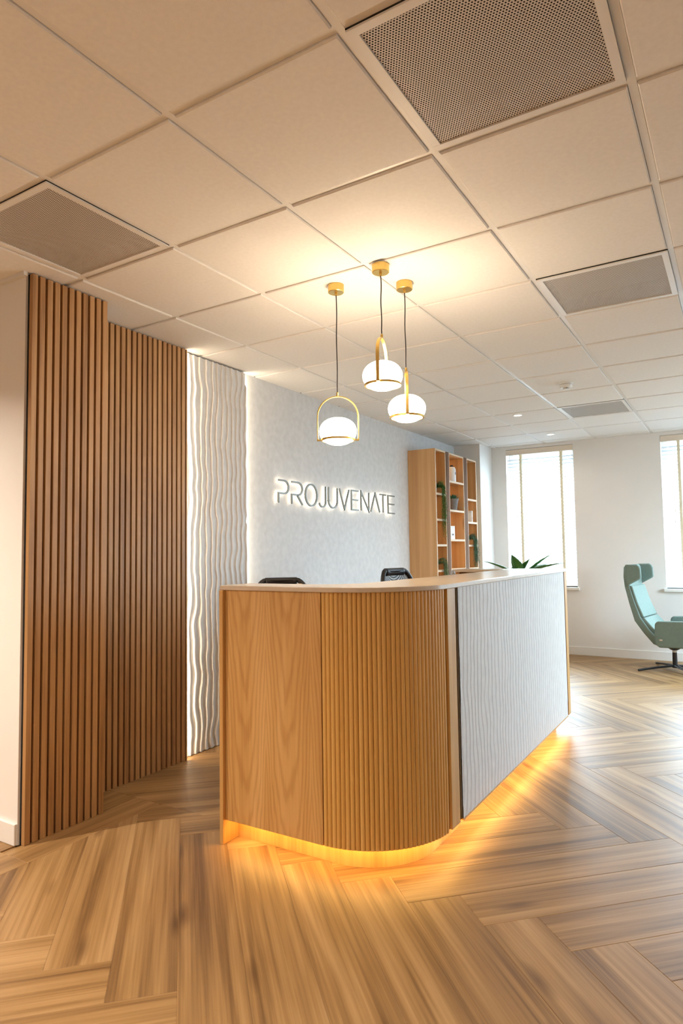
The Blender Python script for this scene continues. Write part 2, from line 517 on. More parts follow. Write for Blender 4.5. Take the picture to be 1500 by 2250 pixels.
for k in range(-40, 60):
    for mrow in range(-6, 7):
        for kind in 'HV':
            if kind == 'H':
                u0, u1, v0, v1 = 0, PL, 0, PW; rz = PI / 4
            else:
                u0, u1, v0, v1 = PL, PL + PW, PW - PL, PW; rz = -PI / 4
            du, dv = k * PW + mrow * PL, k * PW - mrow * PL
            quad = [to_w(u0 + du, v0 + dv), to_w(u1 + du, v0 + dv), to_w(u1 + du, v1 + dv), to_w(u0 + du, v1 + dv)]
            quad = [(x + T0[0], y + T0[1]) for x, y in quad]
            cx = sum(q[0] for q in quad) / 4; cy = sum(q[1] for q in quad) / 4
            cl = clip(quad, *REG)
            if not cl or area(cl) < 0.004:
                continue
            # left of x=0.041 the border boards replace the herringbone up to y=1.66
            pieces = [cl]
            if min(p[0] for p in cl) < BORDER[1] and min(p[1] for p in cl) < BORDER[3]:
                pieces = [clip(cl, BORDER[1], 9, -9, BORDER[3]), clip(cl, -9, 9, BORDER[3], 9)]
            if len(pieces) == 1 and abs(area(cl) - PL * PW) < 1e-5:
                add_plank(full, (cx, cy), rz); nplank += 1
                continue
            c, s_ = math.cos(-rz), math.sin(-rz)
            for pc in pieces:
                if not pc or area(pc) < 0.002: continue
                loc = [((x - cx) * c - (y - cy) * s_, (x - cx) * s_ + (y - cy) * c) for x, y in pc]
                a = sum(loc[i][0] * loc[(i + 1) % len(loc)][1] - loc[(i + 1) % len(loc)][0] * loc[i][1] for i in range(len(loc)))
                if a < 0: loc = loc[::-1]
                add_plank(plank_mesh(loc), (cx, cy), rz); nplank += 1
def rect_plank(x0, x1, y0, y1):
    L, Wd = y1 - y0, x1 - x0
    me = plank_mesh([(-L / 2, -Wd / 2), (L / 2, -Wd / 2), (L / 2, Wd / 2), (-L / 2, Wd / 2)])
    add_plank(me, ((x0 + x1) / 2, (y0 + y1) / 2), PI / 2)
rect_plank(XS1 - 0.02, 0.041, 0.94, 1.66)
rect_plank(XG, XS1 - 0.02, 1.40, 1.66)
rect_plank(-0.16, 0.041, -0.3, 0.94)
rect_plank(-0.36, -0.16, -0.3, 1.012)
print('planks', nplank)

# walls
struct(MB().box(LX0, XS1 - 0.034, 1.012, 1.44, 0, CEIL).build('wall_entry', 'white_wall'), 'white painted wall end beside the slat panel')
struct(MB().box(LX0, XS2 - 0.034, 1.44, 2.236, 0, CEIL).build('wall_side', 'white_wall'))
struct(MB().box(LX0, XW - 0.05, 2.236, 2.868, 0, CEIL).build('wall_niche', 'white_wall'))
struct(MB().box(LX0, XG, 2.868, 6.95, 0, CEIL).build('wall_left', 'plaster'), 'light grey mottled plaster wall carrying the lit letters')
struct(MB().box(LX0, -0.082, 6.95, YB, 0, CEIL).build('wall_pier', 'white_wall'), 'white pier in the corner behind the bookcase')
struct(MB().box(LX0 - 0.1, LX0, RY0, 1.012, 0, CEIL).build('wall_west', 'white_wall'))
struct(MB().box(LX0 - 0.1, RIGHT_X + 0.3, RY0 - 0.1, RY0, 0, CEIL).build('wall_rear', 'white_wall'))
wb = MB()
xs = [LX0] + [v for w in BACK_WIN for v in w] + [RIGHT_X + 0.3]
for i in range(0, len(xs), 2):
    wb.box(xs[i], xs[i + 1], YB, YB + 0.26, 0, CEIL)
for a, b in BACK_WIN:
    wb.box(a, b, YB, YB + 0.26, 0, WZ0); wb.box(a, b, YB, YB + 0.26, WZ1, CEIL)
struct(wb.build('wall_back', 'white_wall'), 'white rear wall with two tall windows')
wr = MB()
ys = [RY0] + [v for w in RIGHT_WIN for v in w] + [YB + 0.26]
for i in range(0, len(ys), 2):
    wr.box(RIGHT_X, RIGHT_X + 0.26, ys[i], ys[i + 1], 0, CEIL)
for a, b in RIGHT_WIN:
    wr.box(RIGHT_X, RIGHT_X + 0.26, a, b, 0, 0.75); wr.box(RIGHT_X, RIGHT_X + 0.26, a, b, 2.45, CEIL)
struct(wr.build('wall_right', 'white_wall'))
# baseboards
struct(MB().box(LX0, XS1 - 0.036, 0.999, 1.0125, 0, 0.092).build('baseboard_entry', 'trim', bevel=0.003), 'white baseboard of the wall end')
struct(MB().box(-0.082, RIGHT_X, YB - 0.014, YB + 0.001, 0, 0.098).build('baseboard_back', 'trim', bevel=0.003), 'white baseboard along the window wall')
struct(MB().box(RIGHT_X - 0.014, RIGHT_X + 0.001, RY0, YB, 0, 0.098).build('baseboard_right', 'trim'))

# windows
def frame_xz(name, x0, x1, z0, z1, y0, y1, w, mat, parent=None):
    m = MB()
    m.box(x0, x1, y0, y1, z0, z0 + w); m.box(x0, x1, y0, y1, z1 - w, z1)
    m.box(x0, x0 + w, y0, y1, z0 + w, z1 - w); m.box(x1 - w, x1, y0, y1, z0 + w, z1 - w)
    return m.build(name, mat, parent, bevel=0.004)
for i, (a, b) in enumerate(BACK_WIN):
    w = empty('window_%d' % (i + 1), ((a + b) / 2, YB + 0.18, WZ0))
    struct(w, ['tall window beside the corner pier', 'tall window behind the green lounge chair', 'third tall window further right'][i])
    hx = (b - a) / 2; H = WZ1 - WZ0
    frame_xz('window_frame', -hx, hx, 0, H, -0.03, 0.04, 0.055, 'trim', w)
    p = box('pane', 'glass', -hx + 0.05, hx - 0.05, 0.0, 0.006, 0.05, H - 0.05, w)
    box('window_sill', 'trim', -hx - 0.025, hx + 0.025, -0.215, -0.03, -0.035, 0.0, w, bevel=0.006)
for i, (a, b) in enumerate(RIGHT_WIN):
    w = empty('window_%d' % (i + 4), (RIGHT_X + 0.16, (a + b) / 2, 0.75))
    struct(w)
    hy = (b - a) / 2; H = 1.7
    m = MB()
    m.box(-0.03, 0.04, -hy, hy, 0, 0.055).box(-0.03, 0.04, -hy, hy, H - 0.055, H).box(-0.03, 0.04, -hy, -hy + 0.055, 0.055, H - 0.055).box(-0.03, 0.04, hy - 0.055, hy, 0.055, H - 0.055)
    m.build('window_frame', 'trim', w)
    box('pane', 'glass', 0.0, 0.006, -hy + 0.05, hy - 0.05, 0.05, H - 0.05, w)

# ceiling: slab, runners and tiles on the 600 mm grid
ceil = MB().box(LX0 - 0.1, RIGHT_X + 0.3, RY0 - 0.1, YB + 0.26, CEIL + 0.16, CEIL + 0.26).build('ceiling', 'void')
struct(ceil, 'suspended ceiling of white square tiles on a white grid')
ZT = CEIL + 0.008      # underside of the runners; tiles hang 6 mm proud
G = 0.6
VENTS = {(0, 1), (3, 1), (3, 4), (2, 9)}
def tile_mesh(w, d, hw=0.0135):
    a, b = w / 2 - hw, d / 2 - hw
    m = MB()
    e = 0.004
    vs = [(-a, -b, 0.03), (a, -b, 0.03), (a, b, 0.03), (-a, b, 0.03),
          (-a, -b, e), (a, -b, e), (a, b, e), (-a, b, e),
          (-a + e, -b + e, 0), (a - e, -b + e, 0), (a - e, b - e, 0), (-a + e, b - e, 0)]
    fs = [(11, 10, 9, 8), (0, 1, 2, 3)]
    for r in (0, 4):
        fs += [(r + i, r + (i + 1) % 4, r + 4 + (i + 1) % 4, r + 4 + i) for i in range(4)]
    m.add(vs, fs)
    me = m.mesh('ceiling_tile'); me.materials.append(M['tile'])
    return me
tile_full = tile_mesh(G, G)
cache = {}
XR = [LX0] + [G * i for i in range(-5, 9)] + [RIGHT_X]
YR = [RY0 + 0.0] + [G * i for i in range(-5, 13)] + [YB]
for i in range(len(XR) - 1):
    for j in range(len(YR) - 1):
        x0, x1, y0, y1 = XR[i], XR[i + 1], YR[j], YR[j + 1]
        if x1 <= 0.01 and y0 >= 1.19:      # column against the left walls is narrower
            if x1 < -0.01: continue
            x0 = XG - 0.02
        if x1 < -0.5 and y0 > 0.7: continue
        if x1 - x0 < 0.05 or y1 - y0 < 0.05: continue
        gi = (round(x0 / G) if abs(x0 / G - round(x0 / G)) < 1e-3 else None, round(y0 / G) if abs(y0 / G - round(y0 / G)) < 1e-3 else None)
        if gi in VENTS and abs(x1 - x0 - G) < 1e-3: continue
        if x1 < 2.9 * 2 and abs(x1 - x0 - G) < 1e-3 and abs(y1 - y0 - G) < 1e-3:
            me = tile_full
        else:
            key = (round(x1 - x0, 3), round(y1 - y0, 3))
            me = cache.get(key) or cache.setdefault(key, tile_mesh(*key))
        o = bpy.data.objects.new('ceiling_tile', me); col.objects.link(o)
        o.parent = ceil; o.location = ((x0 + x1) / 2, (y0 + y1) / 2, CEIL)
for x in XR[1:-1]:
    y1 = YB if x > -0.01 else 1.0
    if x < -0.01 and x > -0.5: pass
    box('grid_runner', 'bar', x - 0.012, x + 0.012, RY0, y1, ZT, ZT + 0.03, ceil)
for y in YR[1:-1]:
    x0 = LX0 if y < 1.0 else XG - 0.02
    box('grid_crossbar', 'bar', x0, RIGHT_X, y - 0.012, y + 0.012, ZT + 0.001, ZT + 0.028, ceil)
struct(MB().box(LX0, XS1 - 0.02, 0.992, 1.012, CEIL - 0.018, CEIL).build('trim_1', 'bar'), 'white ceiling edge angle over the white wall end')
struct(MB().box(-0.082, RIGHT_X, YB - 0.02, YB, CEIL - 0.004, CEIL + 0.02).build('trim_2', 'bar'), 'white ceiling edge angle along the window wall')

# ------------------------------------------------------------------ slat panels
def slat_panel(label, xf, y0, n, ypitch=0.0388):
    root = empty('slat_wall_panel', (xf - 0.033, y0, 0))
    tag(root, label, 'wall panel', 'vertical oak slat panels')
    H = CEIL - 0.006
    L = n * ypitch
    box('felt_backing', 'felt', 0, 0.010, 0, L - 0.002, 0, H, root)
    me = None
    for k in range(n):
        yc = k * ypitch + 0.0145
        if me is None:
            o = MB().box(0.010, 0.033, -0.0135, 0.0135, 0.0, H).build('slat', 'slat', root, bevel=0.0012, seg=1, loc=(0, yc, 0))
            me = o
        else:
            c = me.copy(); col.objects.link(c); c.parent = root; c.location = (0, yc, 0)
    return root
slat_panel('brown oak slat panel on the projecting wall end, nearest the camera', XS1, 1.0225, 11)
s2 = slat_panel('brown oak slat panel set back in the recess next to the rippled panel', XS2, 1.446, 20, 0.0392)
# end board closing the recessed panel, LED strip behind it
box('end_board', 'slat', 0, 0.033, 20 * 0.0392 - 0.002, 20 * 0.0392 + 0.006, 0, CEIL - 0.006, s2)
box('light_strip', 'led_wave', 0.006, 0.026, 20 * 0.0392 + 0.0062, 20 * 0.0392 + 0.009, 0.01, CEIL - 0.02, s2)

# ------------------------------------------------------------------ rippled plaster relief
def ripple(s, z, pitch, seed, steep=0.16):
    w = 0.030 * noise.noise(Vector((s * 3 + seed, z * 2.6, seed))) + 0.022 * noise.noise(Vector((s * 6, z * 7 + seed, 3.1))) + 0.004 * noise.noise(Vector((s * 12, z * 30, seed)))
    t = (s + w) / pitch
    fr = t - math.floor(t)
    h = fr / steep if fr < steep else (1 - fr) / (1 - steep)      # steep on one side, long slope on the other
    return h * h * (3 - 2 * h)
def relief(name, mat, parent, L, z0, z1, ds, dz, amp, pitch, seed, thick, steep=0.16):
    """sheet in local coordinates: s along +Y, face towards +X at x=thick"""
    ns = int(L / ds) + 1; nz = int((z1 - z0) / dz) + 1
    vs = []; fs = []
    for j in range(nz):
        z = z0 + (z1 - z0) * j / (nz - 1)
        for i in range(ns):
            s = L * i / (ns - 1)
            vs.append((thick - amp + amp * ripple(s, z, pitch, seed, steep), s, z))
    for j in range(nz - 1):
        for i in range(ns - 1):
            a = j * ns + i
            fs.append((a, a + 1, a + ns + 1, a + ns))
    me = bpy.data.meshes.new(name); me.from_pydata(vs, [], fs); me.materials.append(M[mat])
    for p in me.polygons: p.use_smooth = True
    o = bpy.data.objects.new(name, me); col.objects.link(o); o.parent = parent
    return o
wp = empty('rippled_wall_panel', (XW - 0.05, 2.246, 0))
tag(wp, 'white rippled plaster wall panel glowing at its left edge', 'wall panel')
WL = 0.606
relief('relief_face', 'wave', wp, WL + 0.005, 0.004, CEIL - 0.010, 0.003, 0.012, 0.013, 0.050, 2.3, 0.05)
box('panel_core', 'wave', 0, 0.040, 0.002, WL, 0.004, CEIL - 0.010, wp)
box('light_strip', 'led_wave', 0.014, 0.036, WL + 0.0005, WL + 0.004, 0.01, CEIL - 0.02, wp)

# ------------------------------------------------------------------ reception desk
desk = empty('reception_desk', (0.612, 1.467, 0))
tag(desk, 'L-shaped oak reception desk with a fluted rounded corner and amber underglow', 'desk')
def D(x, y): return (x - 0.612, y - 1.467)
ZB, ZC, ZTOP = 0.099, 1.099, 1.120
R0 = 0.39; CX, CY = 1.141, 1.875       # corner circle centre; faces y=1.485 and x=1.531
YE = 4.105
def arc(r, n, a0=-PI / 2, a1=0.0):
    return [(CX + r * math.cos(a0 + (a1 - a0) * i / n), CY + r * math.sin(a0 + (a1 - a0) * i / n)) for i in range(n + 1)]
def path(off, xl, yend, n=20):
    """the desk face line, offset inwards by off"""
    return [(xl, CY - R0 + off)] + arc(R0 - off, n) + [(CX + R0 - off, yend)]
def band(name, mat, o0, o1, z0, z1, xl=0.632, yend=YE, n=20, bevel=0.0, smooth=True):
    a = [D(*p) for p in path(o0, xl, yend, n)]; b = [D(*p) for p in path(o1, xl, yend, n)]
    return MB().strip(a, b, z0, z1).build(name, mat, desk, bevel=bevel, smooth=smooth)
# end panel that runs down to the floor
x0, y0 = D(0.612, 1.467)
box('end_panel', 'veneer', x0, x0 + 0.020, y0, y0 + 0.62, 0, ZC, desk, bevel=0.0015)
# flat veneer front
box('front_panel', 'veneer_front', D(0.633, 0)[0], D(1.139, 0)[0], D(0, 1.485)[1], D(0, 1.503)[1], ZB, ZC, desk, bevel=0.001)
# curved substrate behind the flutes, inner lining
a = [D(*p) for p in arc(R0 - 0.014, 24)]; b = [D(*p) for p in arc(R0 - 0.030, 24)]
MB().strip(a, b, ZB + 0.001, ZC).build('corner_shell', 'veneer', desk, smooth=True)
NF = 30
FA = PI / 2 - 0.075
fl = None
for k in range(NF):
    an = -PI / 2 + (k + 0.5) * FA / NF
    if fl is None:
        prof = []
        hw = R0 * FA / NF / 2 * 0.97
        for q in range(9):
            t = PI * q / 8
            prof.append((hw * math.cos(t), -0.014 + 0.0075 * math.sin(t) ** 0.8 + 0.006))
        prof += [(-hw, -0.015), (hw, -0.015)]
        poly = [(y, x) for x, y in prof]      # x outward, y along the face
        fl = MB().prism(poly, ZB, ZC).build('flute', 'flute', desk, smooth=True)
        o = fl
    else:
        o = fl.copy(); col.objects.link(o); o.parent = desk
    px, py = D(CX + R0 * math.cos(an), CY + R0 * math.sin(an))
    o.location = (px, py, 0); o.rotation_euler.z = an
xf = CX + R0
box('trim_board', 'veneer', D(xf - 0.018, 0)[0], D(xf, 0)[0], D(0, 1.873)[1], D(0, 1.963)[1], ZB, ZC, desk, bevel=0.002)
box('shadow_gap', 'walnut', D(xf - 0.018, 0)[0], D(xf - 0.010, 0)[0], D(0, 1.962)[1], D(0, 1.999)[1], ZB, ZC, desk)
WY0, WY1 = 1.997, 4.012
core = box('side_core', 'veneer', D(xf - 0.035, 0)[0], D(xf - 0.019, 0)[0], D(0, CY + 0.010)[1], D(0, YE)[1], ZB, ZC, desk)
rl = relief('rippled_side', 'wave', desk, WY1 - WY0, ZB + 0.004, ZC, 0.003, 0.014, 0.0017, 0.048, 9.7, 0.0, 0.07)
rl.location = (D(xf + 0.001, 0)[0], D(0, WY0)[1], 0)
box('side_panel_core', 'wave', D(xf - 0.019, 0)[0], D(xf - 0.008, 0)[0], D(0, WY0)[1], D(0, WY1)[1], ZB + 0.004, ZC, desk)
box('bottom_edge_strip', 'veneer', D(xf - 0.019, 0)[0], D(xf + 0.001, 0)[0], D(0, WY0)[1], D(0, WY1)[1], ZB - 0.004, ZB + 0.0035, desk)
box('shadow_gap', 'walnut', D(xf - 0.018, 0)[0], D(xf - 0.010, 0)[0], D(0, WY1)[1], D(0, WY1 + 0.026)[1], ZB, ZC, desk)
box('trim_board', 'veneer', D(xf - 0.018, 0)[0], D(xf, 0)[0], D(0, WY1 + 0.025)[1], D(0, YE)[1], ZB, ZC, desk, bevel=0.002)
# underside, plinth and the LED strip
band('underside', 'veneer', 0.020, 0.30, ZB + 0.0005, ZB + 0.012, yend=YE)
band('plinth', 'veneer', 0.083, 0.099, 0.0, ZB + 0.0005, yend=YE - 0.10)
band('light_strip', 'led_desk', 0.024, 0.036, ZB - 0.004, ZB + 0.0003, xl=0.66, yend=YE - 0.06)
# inner walls of the counter and the worktop behind it
band('inner_lining', 'veneer', 0.20, 0.216, 0.70, ZC, yend=YE - 0.02)
# countertop: outer line 6 mm proud, inner line 0.21 / 0.38 m in
outer = [(0.606, CY - R0 - 0.008)] + arc(R0 + 0.008, 24) + [(xf + 0.008, YE + 0.004)]
inner = [(0.606, 1.69)]
ri = 0.2
cxi, cyi = 1.15 - ri, 1.69 + ri
inner += [(cxi + ri * math.cos(-PI / 2 + PI / 2 * i / 24), cyi + ri * math.sin(-PI / 2 + PI / 2 * i / 24)) for i in range(25)] + [(1.15, YE + 0.004)]
MB().strip([D(*p) for p in outer], [D(*p) for p in inner], ZC + 0.0005, ZTOP).build('countertop', 'top', desk, smooth=True, bevel=0.003)
# return at the far end
box('return_top', 'top', D(0.76, 0)[0], D(1.149, 0)[0], D(0, 3.86)[1], D(0, YE + 0.004)[1], ZC + 0.0005, ZTOP, desk, bevel=0.003)
box('return_panel', 'veneer', D(0.80, 0)[0], D(1.50, 0)[0], D(0, 4.05)[1], D(0, 4.07)[1], ZB, ZC, desk)
box('return_side', 'veneer', D(0.78, 0)[0], D(0.80, 0)[0], D(0, 3.90)[1], D(0, 4.07)[1], 0, ZC, desk)
box('worktop', 'top', D(0.90, 0)[0], D(1.33, 0)[0], D(0, 1.95)[1], D(0, 4.04)[1], 0.715, 0.74, desk)

# ------------------------------------------------------------------ pendant lamps
def pendant(label, x, y, zr, ztop, ang):
    """zr: globe centre height, ztop: top of the brass hoop"""
    root = empty('pendant_lamp', (x, y, zr))
    tag(root, label, 'pendant lamp', 'brass hoop pendants over the desk')
    c = CEIL - zr
    MB().lathe([(0.0, c - 0.038), (0.037, c - 0.038), (0.0395, c - 0.0355), (0.0395, c - 0.001), (0.0, c - 0.001)], 40).build('ceiling_rose', 'brass', root, smooth=True)
    MB().lathe([(0.0, c - 0.052), (0.006, c - 0.052), (0.007, c - 0.038), (0.0, c - 0.038)], 16).build('cord_grip', 'brass', root, smooth=True)
    t = ztop - zr
    pts = [(0.0015 * math.sin(k * 0.9), 0.001 * math.sin(k * 0.6), c - 0.05 + (t + 0.012 - c + 0.05) * k / 12) for k in range(13)]
    pts[0] = (0, 0, pts[0][2]); pts[-1] = (0, 0, pts[-1][2])
    MB().tube(pts, 0.0027, 8).build('cord', 'cord', root, smooth=True)
    # hoop: semicircle on two straight legs, flat bar 16 x 6
    Rr = 0.1015
    zc = t - 0.105
    zl = -0.046
    cl = [(-Rr, zl)] + [(Rr * math.cos(PI - PI * k / 28), zc + Rr * math.sin(PI - PI * k / 28)) for k in range(29)] + [(Rr, zl)]
    ri_ = Rr - 0.006
    ci = [(-ri_, zl)] + [(ri_ * math.cos(PI - PI * k / 28), zc + ri_ * math.sin(PI - PI * k / 28)) for k in range(29)] + [(ri_, zl)]
    h = MB().strip(cl, ci, -0.0075, 0.0075, 'Y').build('hoop', 'brass', root, smooth=True, bevel=0.0012)
    h.rotation_euler.z = ang
    MB().lathe([(0.0, t - 0.004), (0.006, t - 0.004), (0.006, t + 0.012), (0.003, t + 0.016), (0.0, t + 0.016)], 14).build('hoop_stud', 'brass', root, smooth=True)
    # ring under the globe with its two feet to the hoop
    rg = 0.0790
    m = MB()
    n_ = 56
    for k in range(n_):
        c, s_ = math.cos(2 * PI * k / n_), math.sin(2 * PI * k / n_)
        for r_, z_ in ((rg - 0.004, -0.0465), (rg + 0.004, -0.0465), (rg + 0.004, -0.0365), (rg - 0.004, -0.0365)):
            m.v.append((r_ * c, r_ * s_, z_))
    for k in range(n_):
        a, b = k * 4, ((k + 1) % n_) * 4
        m.f += [(a + q, b + q, b + (q + 1) % 4, a + (q + 1) % 4) for q in range(4)]
    m.build('ring', 'brass', root, smooth=True)
    for s in (-1, 1):
        f = MB().box(min(s * rg, s * Rr), max(s * rg, s * Rr), -0.0075, 0.0075, -0.046, -0.040).build('foot', 'brass', root)
        f.rotation_euler.z = ang
    prof = []
    for k in range(25):
        q = -PI / 2 + PI * k / 24
        prof.append((0.0905 * math.cos(q) ** 0.86 if 0 < k < 24 else 0.0, 0.0665 * math.sin(q)))
    MB().lathe(prof, 48).build('globe', 'globe', root, smooth='all')
    return root
pendant('lowest pendant lamp, its brass hoop facing the viewer full width', 0.968, 1.920, 1.845, 2.022, math.radians(31.6))
pendant('highest pendant lamp, its brass hoop turned nearly edge-on', 1.259, 1.838, 2.054, 2.232, math.radians(-74.5))
pendant('rightmost pendant lamp with its brass hoop exactly edge-on', 1.264, 2.075, 1.947, 2.132, math.radians(-63.0))

# ------------------------------------------------------------------ backlit letters
LET = [('P', 3.238, 3.367), ('R', 3.41, 3.556), ('O', 3.599, 3.769), ('J', 3.8, 3.903), ('U', 3.946, 4.091), ('V', 4.125, 4.294), ('E', 4.334, 4.459), ('N', 4.51, 4.658),
       ('A', 4.694, 4.875), ('T', 4.879, 5.015), ('E', 5.054, 5.196)]
def arcp(cx, cy, rx, ry, a0, a1, n=12):
    return [(cx + rx * math.cos(math.radians(a0 + (a1 - a0) * k / n)), cy + ry * math.sin(math.radians(a0 + (a1 - a0) * k / n))) for k in range(n + 1)]
def strokes(ch):
    """polylines in a unit cell"""
    bowl = [(0, 1)] + arcp(0.55, 0.715, 0.45, 0.285, 90, -90, 14)
    return {'P': [bowl + [(0, 0.43), (0, 0)]],
            'R': [bowl + [(0, 0.43), (0, 0)], [(0.5, 0.43), (1, 0)]],
            'O': [arcp(0.5, 0.5, 0.5, 0.5, 90, 450, 32)],
            'J': [[(1, 1), (1, 0.3)] + arcp(0.5, 0.26, 0.5, 0.26, 0, -160, 12)],
            'U': [[(0, 1), (0, 0.36)] + arcp(0.5, 0.36, 0.5, 0.36, 180, 360, 16) + [(1, 1)]],
            'V': [[(0, 1), (0.5, 0), (1, 1)]],
            'E': [[(1, 1), (0, 1), (0, 0), (1, 0)], [(0, 0.52), (0.95, 0.52)]],
            'N': [[(0, 0), (0, 1), (1, 0), (1, 1)]],
            'A': [[(0, 0), (0.5, 1), (1, 0)]],
            'T': [[(0, 1), (1, 1)], [(0.5, 1), (0.5, 0)]]}[ch]
def ribbon(pts, w):
    n = len(pts); L = []; Rr = []
    closed = (Vector(pts[0]) - Vector(pts[-1])).length < 1e-6
    for i in range(n):
        p = Vector(pts[i])
        a = Vector(pts[i - 1]) if i else (Vector(pts[-2]) if closed else None)
        b = Vector(pts[i + 1]) if i < n - 1 else (Vector(pts[1]) if closed else None)
        d1 = (p - a).normalized() if a is not None else None
        d2 = (b - p).normalized() if b is not None else None
        if d1 is None: d1 = d2
        if d2 is None: d2 = d1
        n1 = Vector((-d1.y, d1.x)); n2 = Vector((-d2.y, d2.x))
        mm = n1 + n2
        if mm.length < 1e-4: mm = n1
        mm.normalize()
        k = min(1 / max(mm.dot(n1), 0.3), 2.6)
        L.append(tuple(p + mm * w / 2 * k)); Rr.append(tuple(p - mm * w / 2 * k))
    return L, Rr
sign = empty('backlit_sign', (XG, 3.23, 1.645))
tag(sign, 'steel letters reading PROJUVENATE with a warm halo on the plaster wall', 'sign')
LZ = 0.176
for ch, a, b in LET:
    m = MB(); g = MB()
    for st in strokes(ch):
        pts = [(a - 3.23 + p[0] * (b - a), p[1] * LZ) for p in st]
        l, r = ribbon(pts, 0.0125); m.strip(l, r, 0.026, 0.040, 'X')
        l, r = ribbon(pts, 0.0090); g.strip(l, r, 0.0225, 0.0258, 'X')
    lo = m.build('letter', 'letter', sign)
    lo['label'] = 'steel letter ' + ch
    g.build('back_light', 'led_sign', lo)

# ------------------------------------------------------------------ bookcase
BY = 5.604
bk = empty('bookcase', (XG, BY, 0))
tag(bk, 'tall oak bookcase of three lit bays with dark dividers', 'bookcase')
BD = 0.318                 # depth
BH = 2.347
bays = [(0.0, 0.290, [1.877, 1.600, 1.329, 1.058, 0.79, 0.52, 0.25]),
        (0.375, 0.836, [2.038, 1.715, 1.386, 1.06, 0.74, 0.42]),
        (0.928, 1.255, [1.870, 1.597, 1.326, 1.055, 0.79, 0.52, 0.25])]
t = 0.019
for bi, (a, b, sh) in enumerate(bays):
    box('side_board', 'shelf_oak', 0.001, BD - 0.003, a, a + t, 0, BH, bk)
    box('side_board', 'shelf_oak', 0.001, BD - 0.003, b - t, b, 0, BH, bk)
    box('top_board', 'shelf_oak', 0.001, BD - 0.003, a + t, b - t, BH - t, BH, bk)
    box('back_board', 'shelf_oak', 0.001, 0.010, a + t, b - t, 0.02, BH - t, bk)
    m = MB()
    m.box(BD - 0.003, BD, a, a + t, 0, BH).box(BD - 0.003, BD, b - t, b, 0, BH).box(BD - 0.003, BD, a + t, b - t, BH - t, BH)
    m.build('edge_band', 'edge', bk)
    for zi, z in enumerate(sh):
        s = box('shelf', 'shelf_oak', 0.010, BD - 0.004, a + t, b - t, z - 0.022, z, bk)
        box('edge_band', 'edge', BD - 0.004, BD - 0.001, a + t, b - t, z - 0.022, z, s)
    if bi == 1:
        for z in [BH - t] + [q - 0.022 for q in sh[:4]]:
            box('light_strip', 'led_shelf', 0.03, 0.20, a + t + 0.004, a + t + 0.016, z - 0.006, z - 0.0005, bk)
    elif bi == 0:
        for z in [BH - t] + [q - 0.022 for q in sh[:4]]:
            box('light_strip', 'led_shelf', 0.03, 0.10, a + t + 0.004, a + t + 0.012, z - 0.006, z - 0.0005, bk)
    else:
        for z in [q - 0.022 for q in sh[:4]]:
            box('light_strip', 'led_shelf', 0.03, 0.10, a + t + 0.004, a + t + 0.012, z - 0.006, z - 0.0005, bk)
box('divider', 'walnut', 0.001, BD + 0.004, 0.291, 0.374, 0, BH - 0.002, bk)
box('divider', 'walnut', 0.001, BD + 0.004, 0.837, 0.927, 0, BH - 0.002, bk)

# things on the shelves
def leaf_blade(m, base, direction, length, width, droop=0.3, segs=4, up=Vector((0, 0, 1))):
    """tapered, folded leaf appended to m"""
    d = Vector(direction).normalized()
    sd = d.cross(up)
    if sd.length < 1e-3: sd = Vector((1, 0, 0))
    sd.normalize()
    nrm = sd.cross(d)
    vs = []; fs = []
    for i in range(segs + 1):
        q = i / segs
        c = Vector(base) + d * length * q - Vector((0, 0, 1)) * droop * length * q * q
        w = width * math.sin(PI * (0.08 + 0.92 * q) ** 0.75) if q < 1 else 0.0005
        vs += [c + sd * w / 2 + nrm * w * 0.18, c, c - sd * w / 2 + nrm * w * 0.18]
    for i in range(segs):
        a = i * 3
        fs += [(a, a + 1, a + 4, a + 3), (a + 1, a + 2, a + 5, a + 4)]
    m.add(vs, fs)
def trailing_plant(label, x, y, z, reach, matl, seed, n=13, side=0.06, pot='pot_black'):
    root = empty('trailing_plant', (x, y, z))
    tag(root, label, 'plant', 'trailing plants in the bookcase')
    MB().lathe([(0.0, 0.0), (0.034, 0.0), (0.042, 0.07), (0.038, 0.07), (0.036, 0.055), (0.0, 0.055)], 20).build('pot', pot, root, smooth=True)
    rr = random.Random(seed)
    m = MB()
    for k in range(n):
        # strands arch out over the shelf front (+x) and hang down
        oy = rr.uniform(-0.03, 0.03) + side * rr.uniform(0, 1)
        ln = reach * rr.uniform(0.55, 1.0)
        out = rr.uniform(0.094, 0.122)
        hump = rr.uniform(0.015, 0.075)
        pts = []
        for i in range(60):
            q = i / 59
            s = q * (0.16 + ln)
            if s < 0.16:
                e = s / 0.16
                px = out * math.sin(e * PI / 2); pz = 0.06 + hump * math.sin(e * PI)
            else:
                px = out + 0.008 * math.sin(q * 9 + k); pz = 0.06 - (s - 0.16)
            pts.append(Vector((px, oy * min(1, 0.3 + q) + 0.006 * math.sin(q * 11 + k * 2), pz)))
        for i, pnt in enumerate(pts):
            for _ in range(2):
                a = rr.uniform(0, 2 * PI)
                leaf_blade(m, pnt, (math.cos(a), math.sin(a), rr.uniform(-0.9, 0.3)), rr.uniform(0.016, 0.028), 0.009, 0.2, 1)
    for k in range(420):
        a = rr.uniform(0, 2 * PI); e = rr.uniform(0.0, 1.3); q = rr.uniform(0.5, 1.0) * 0.062
        c = (q * math.cos(a) * math.cos(e) + 0.02, q * math.sin(a) * math.cos(e), 0.055 + q * math.sin(e))
        leaf_blade(m, c, (math.cos(a), math.sin(a), rr.uniform(-0.5, 0.8)), rr.uniform(0.016, 0.028), 0.009, 0.2, 1)
    f = m.build('foliage', matl, root)
    f['kind'] = 'stuff'
    return root
xs_ = XG + 0.232
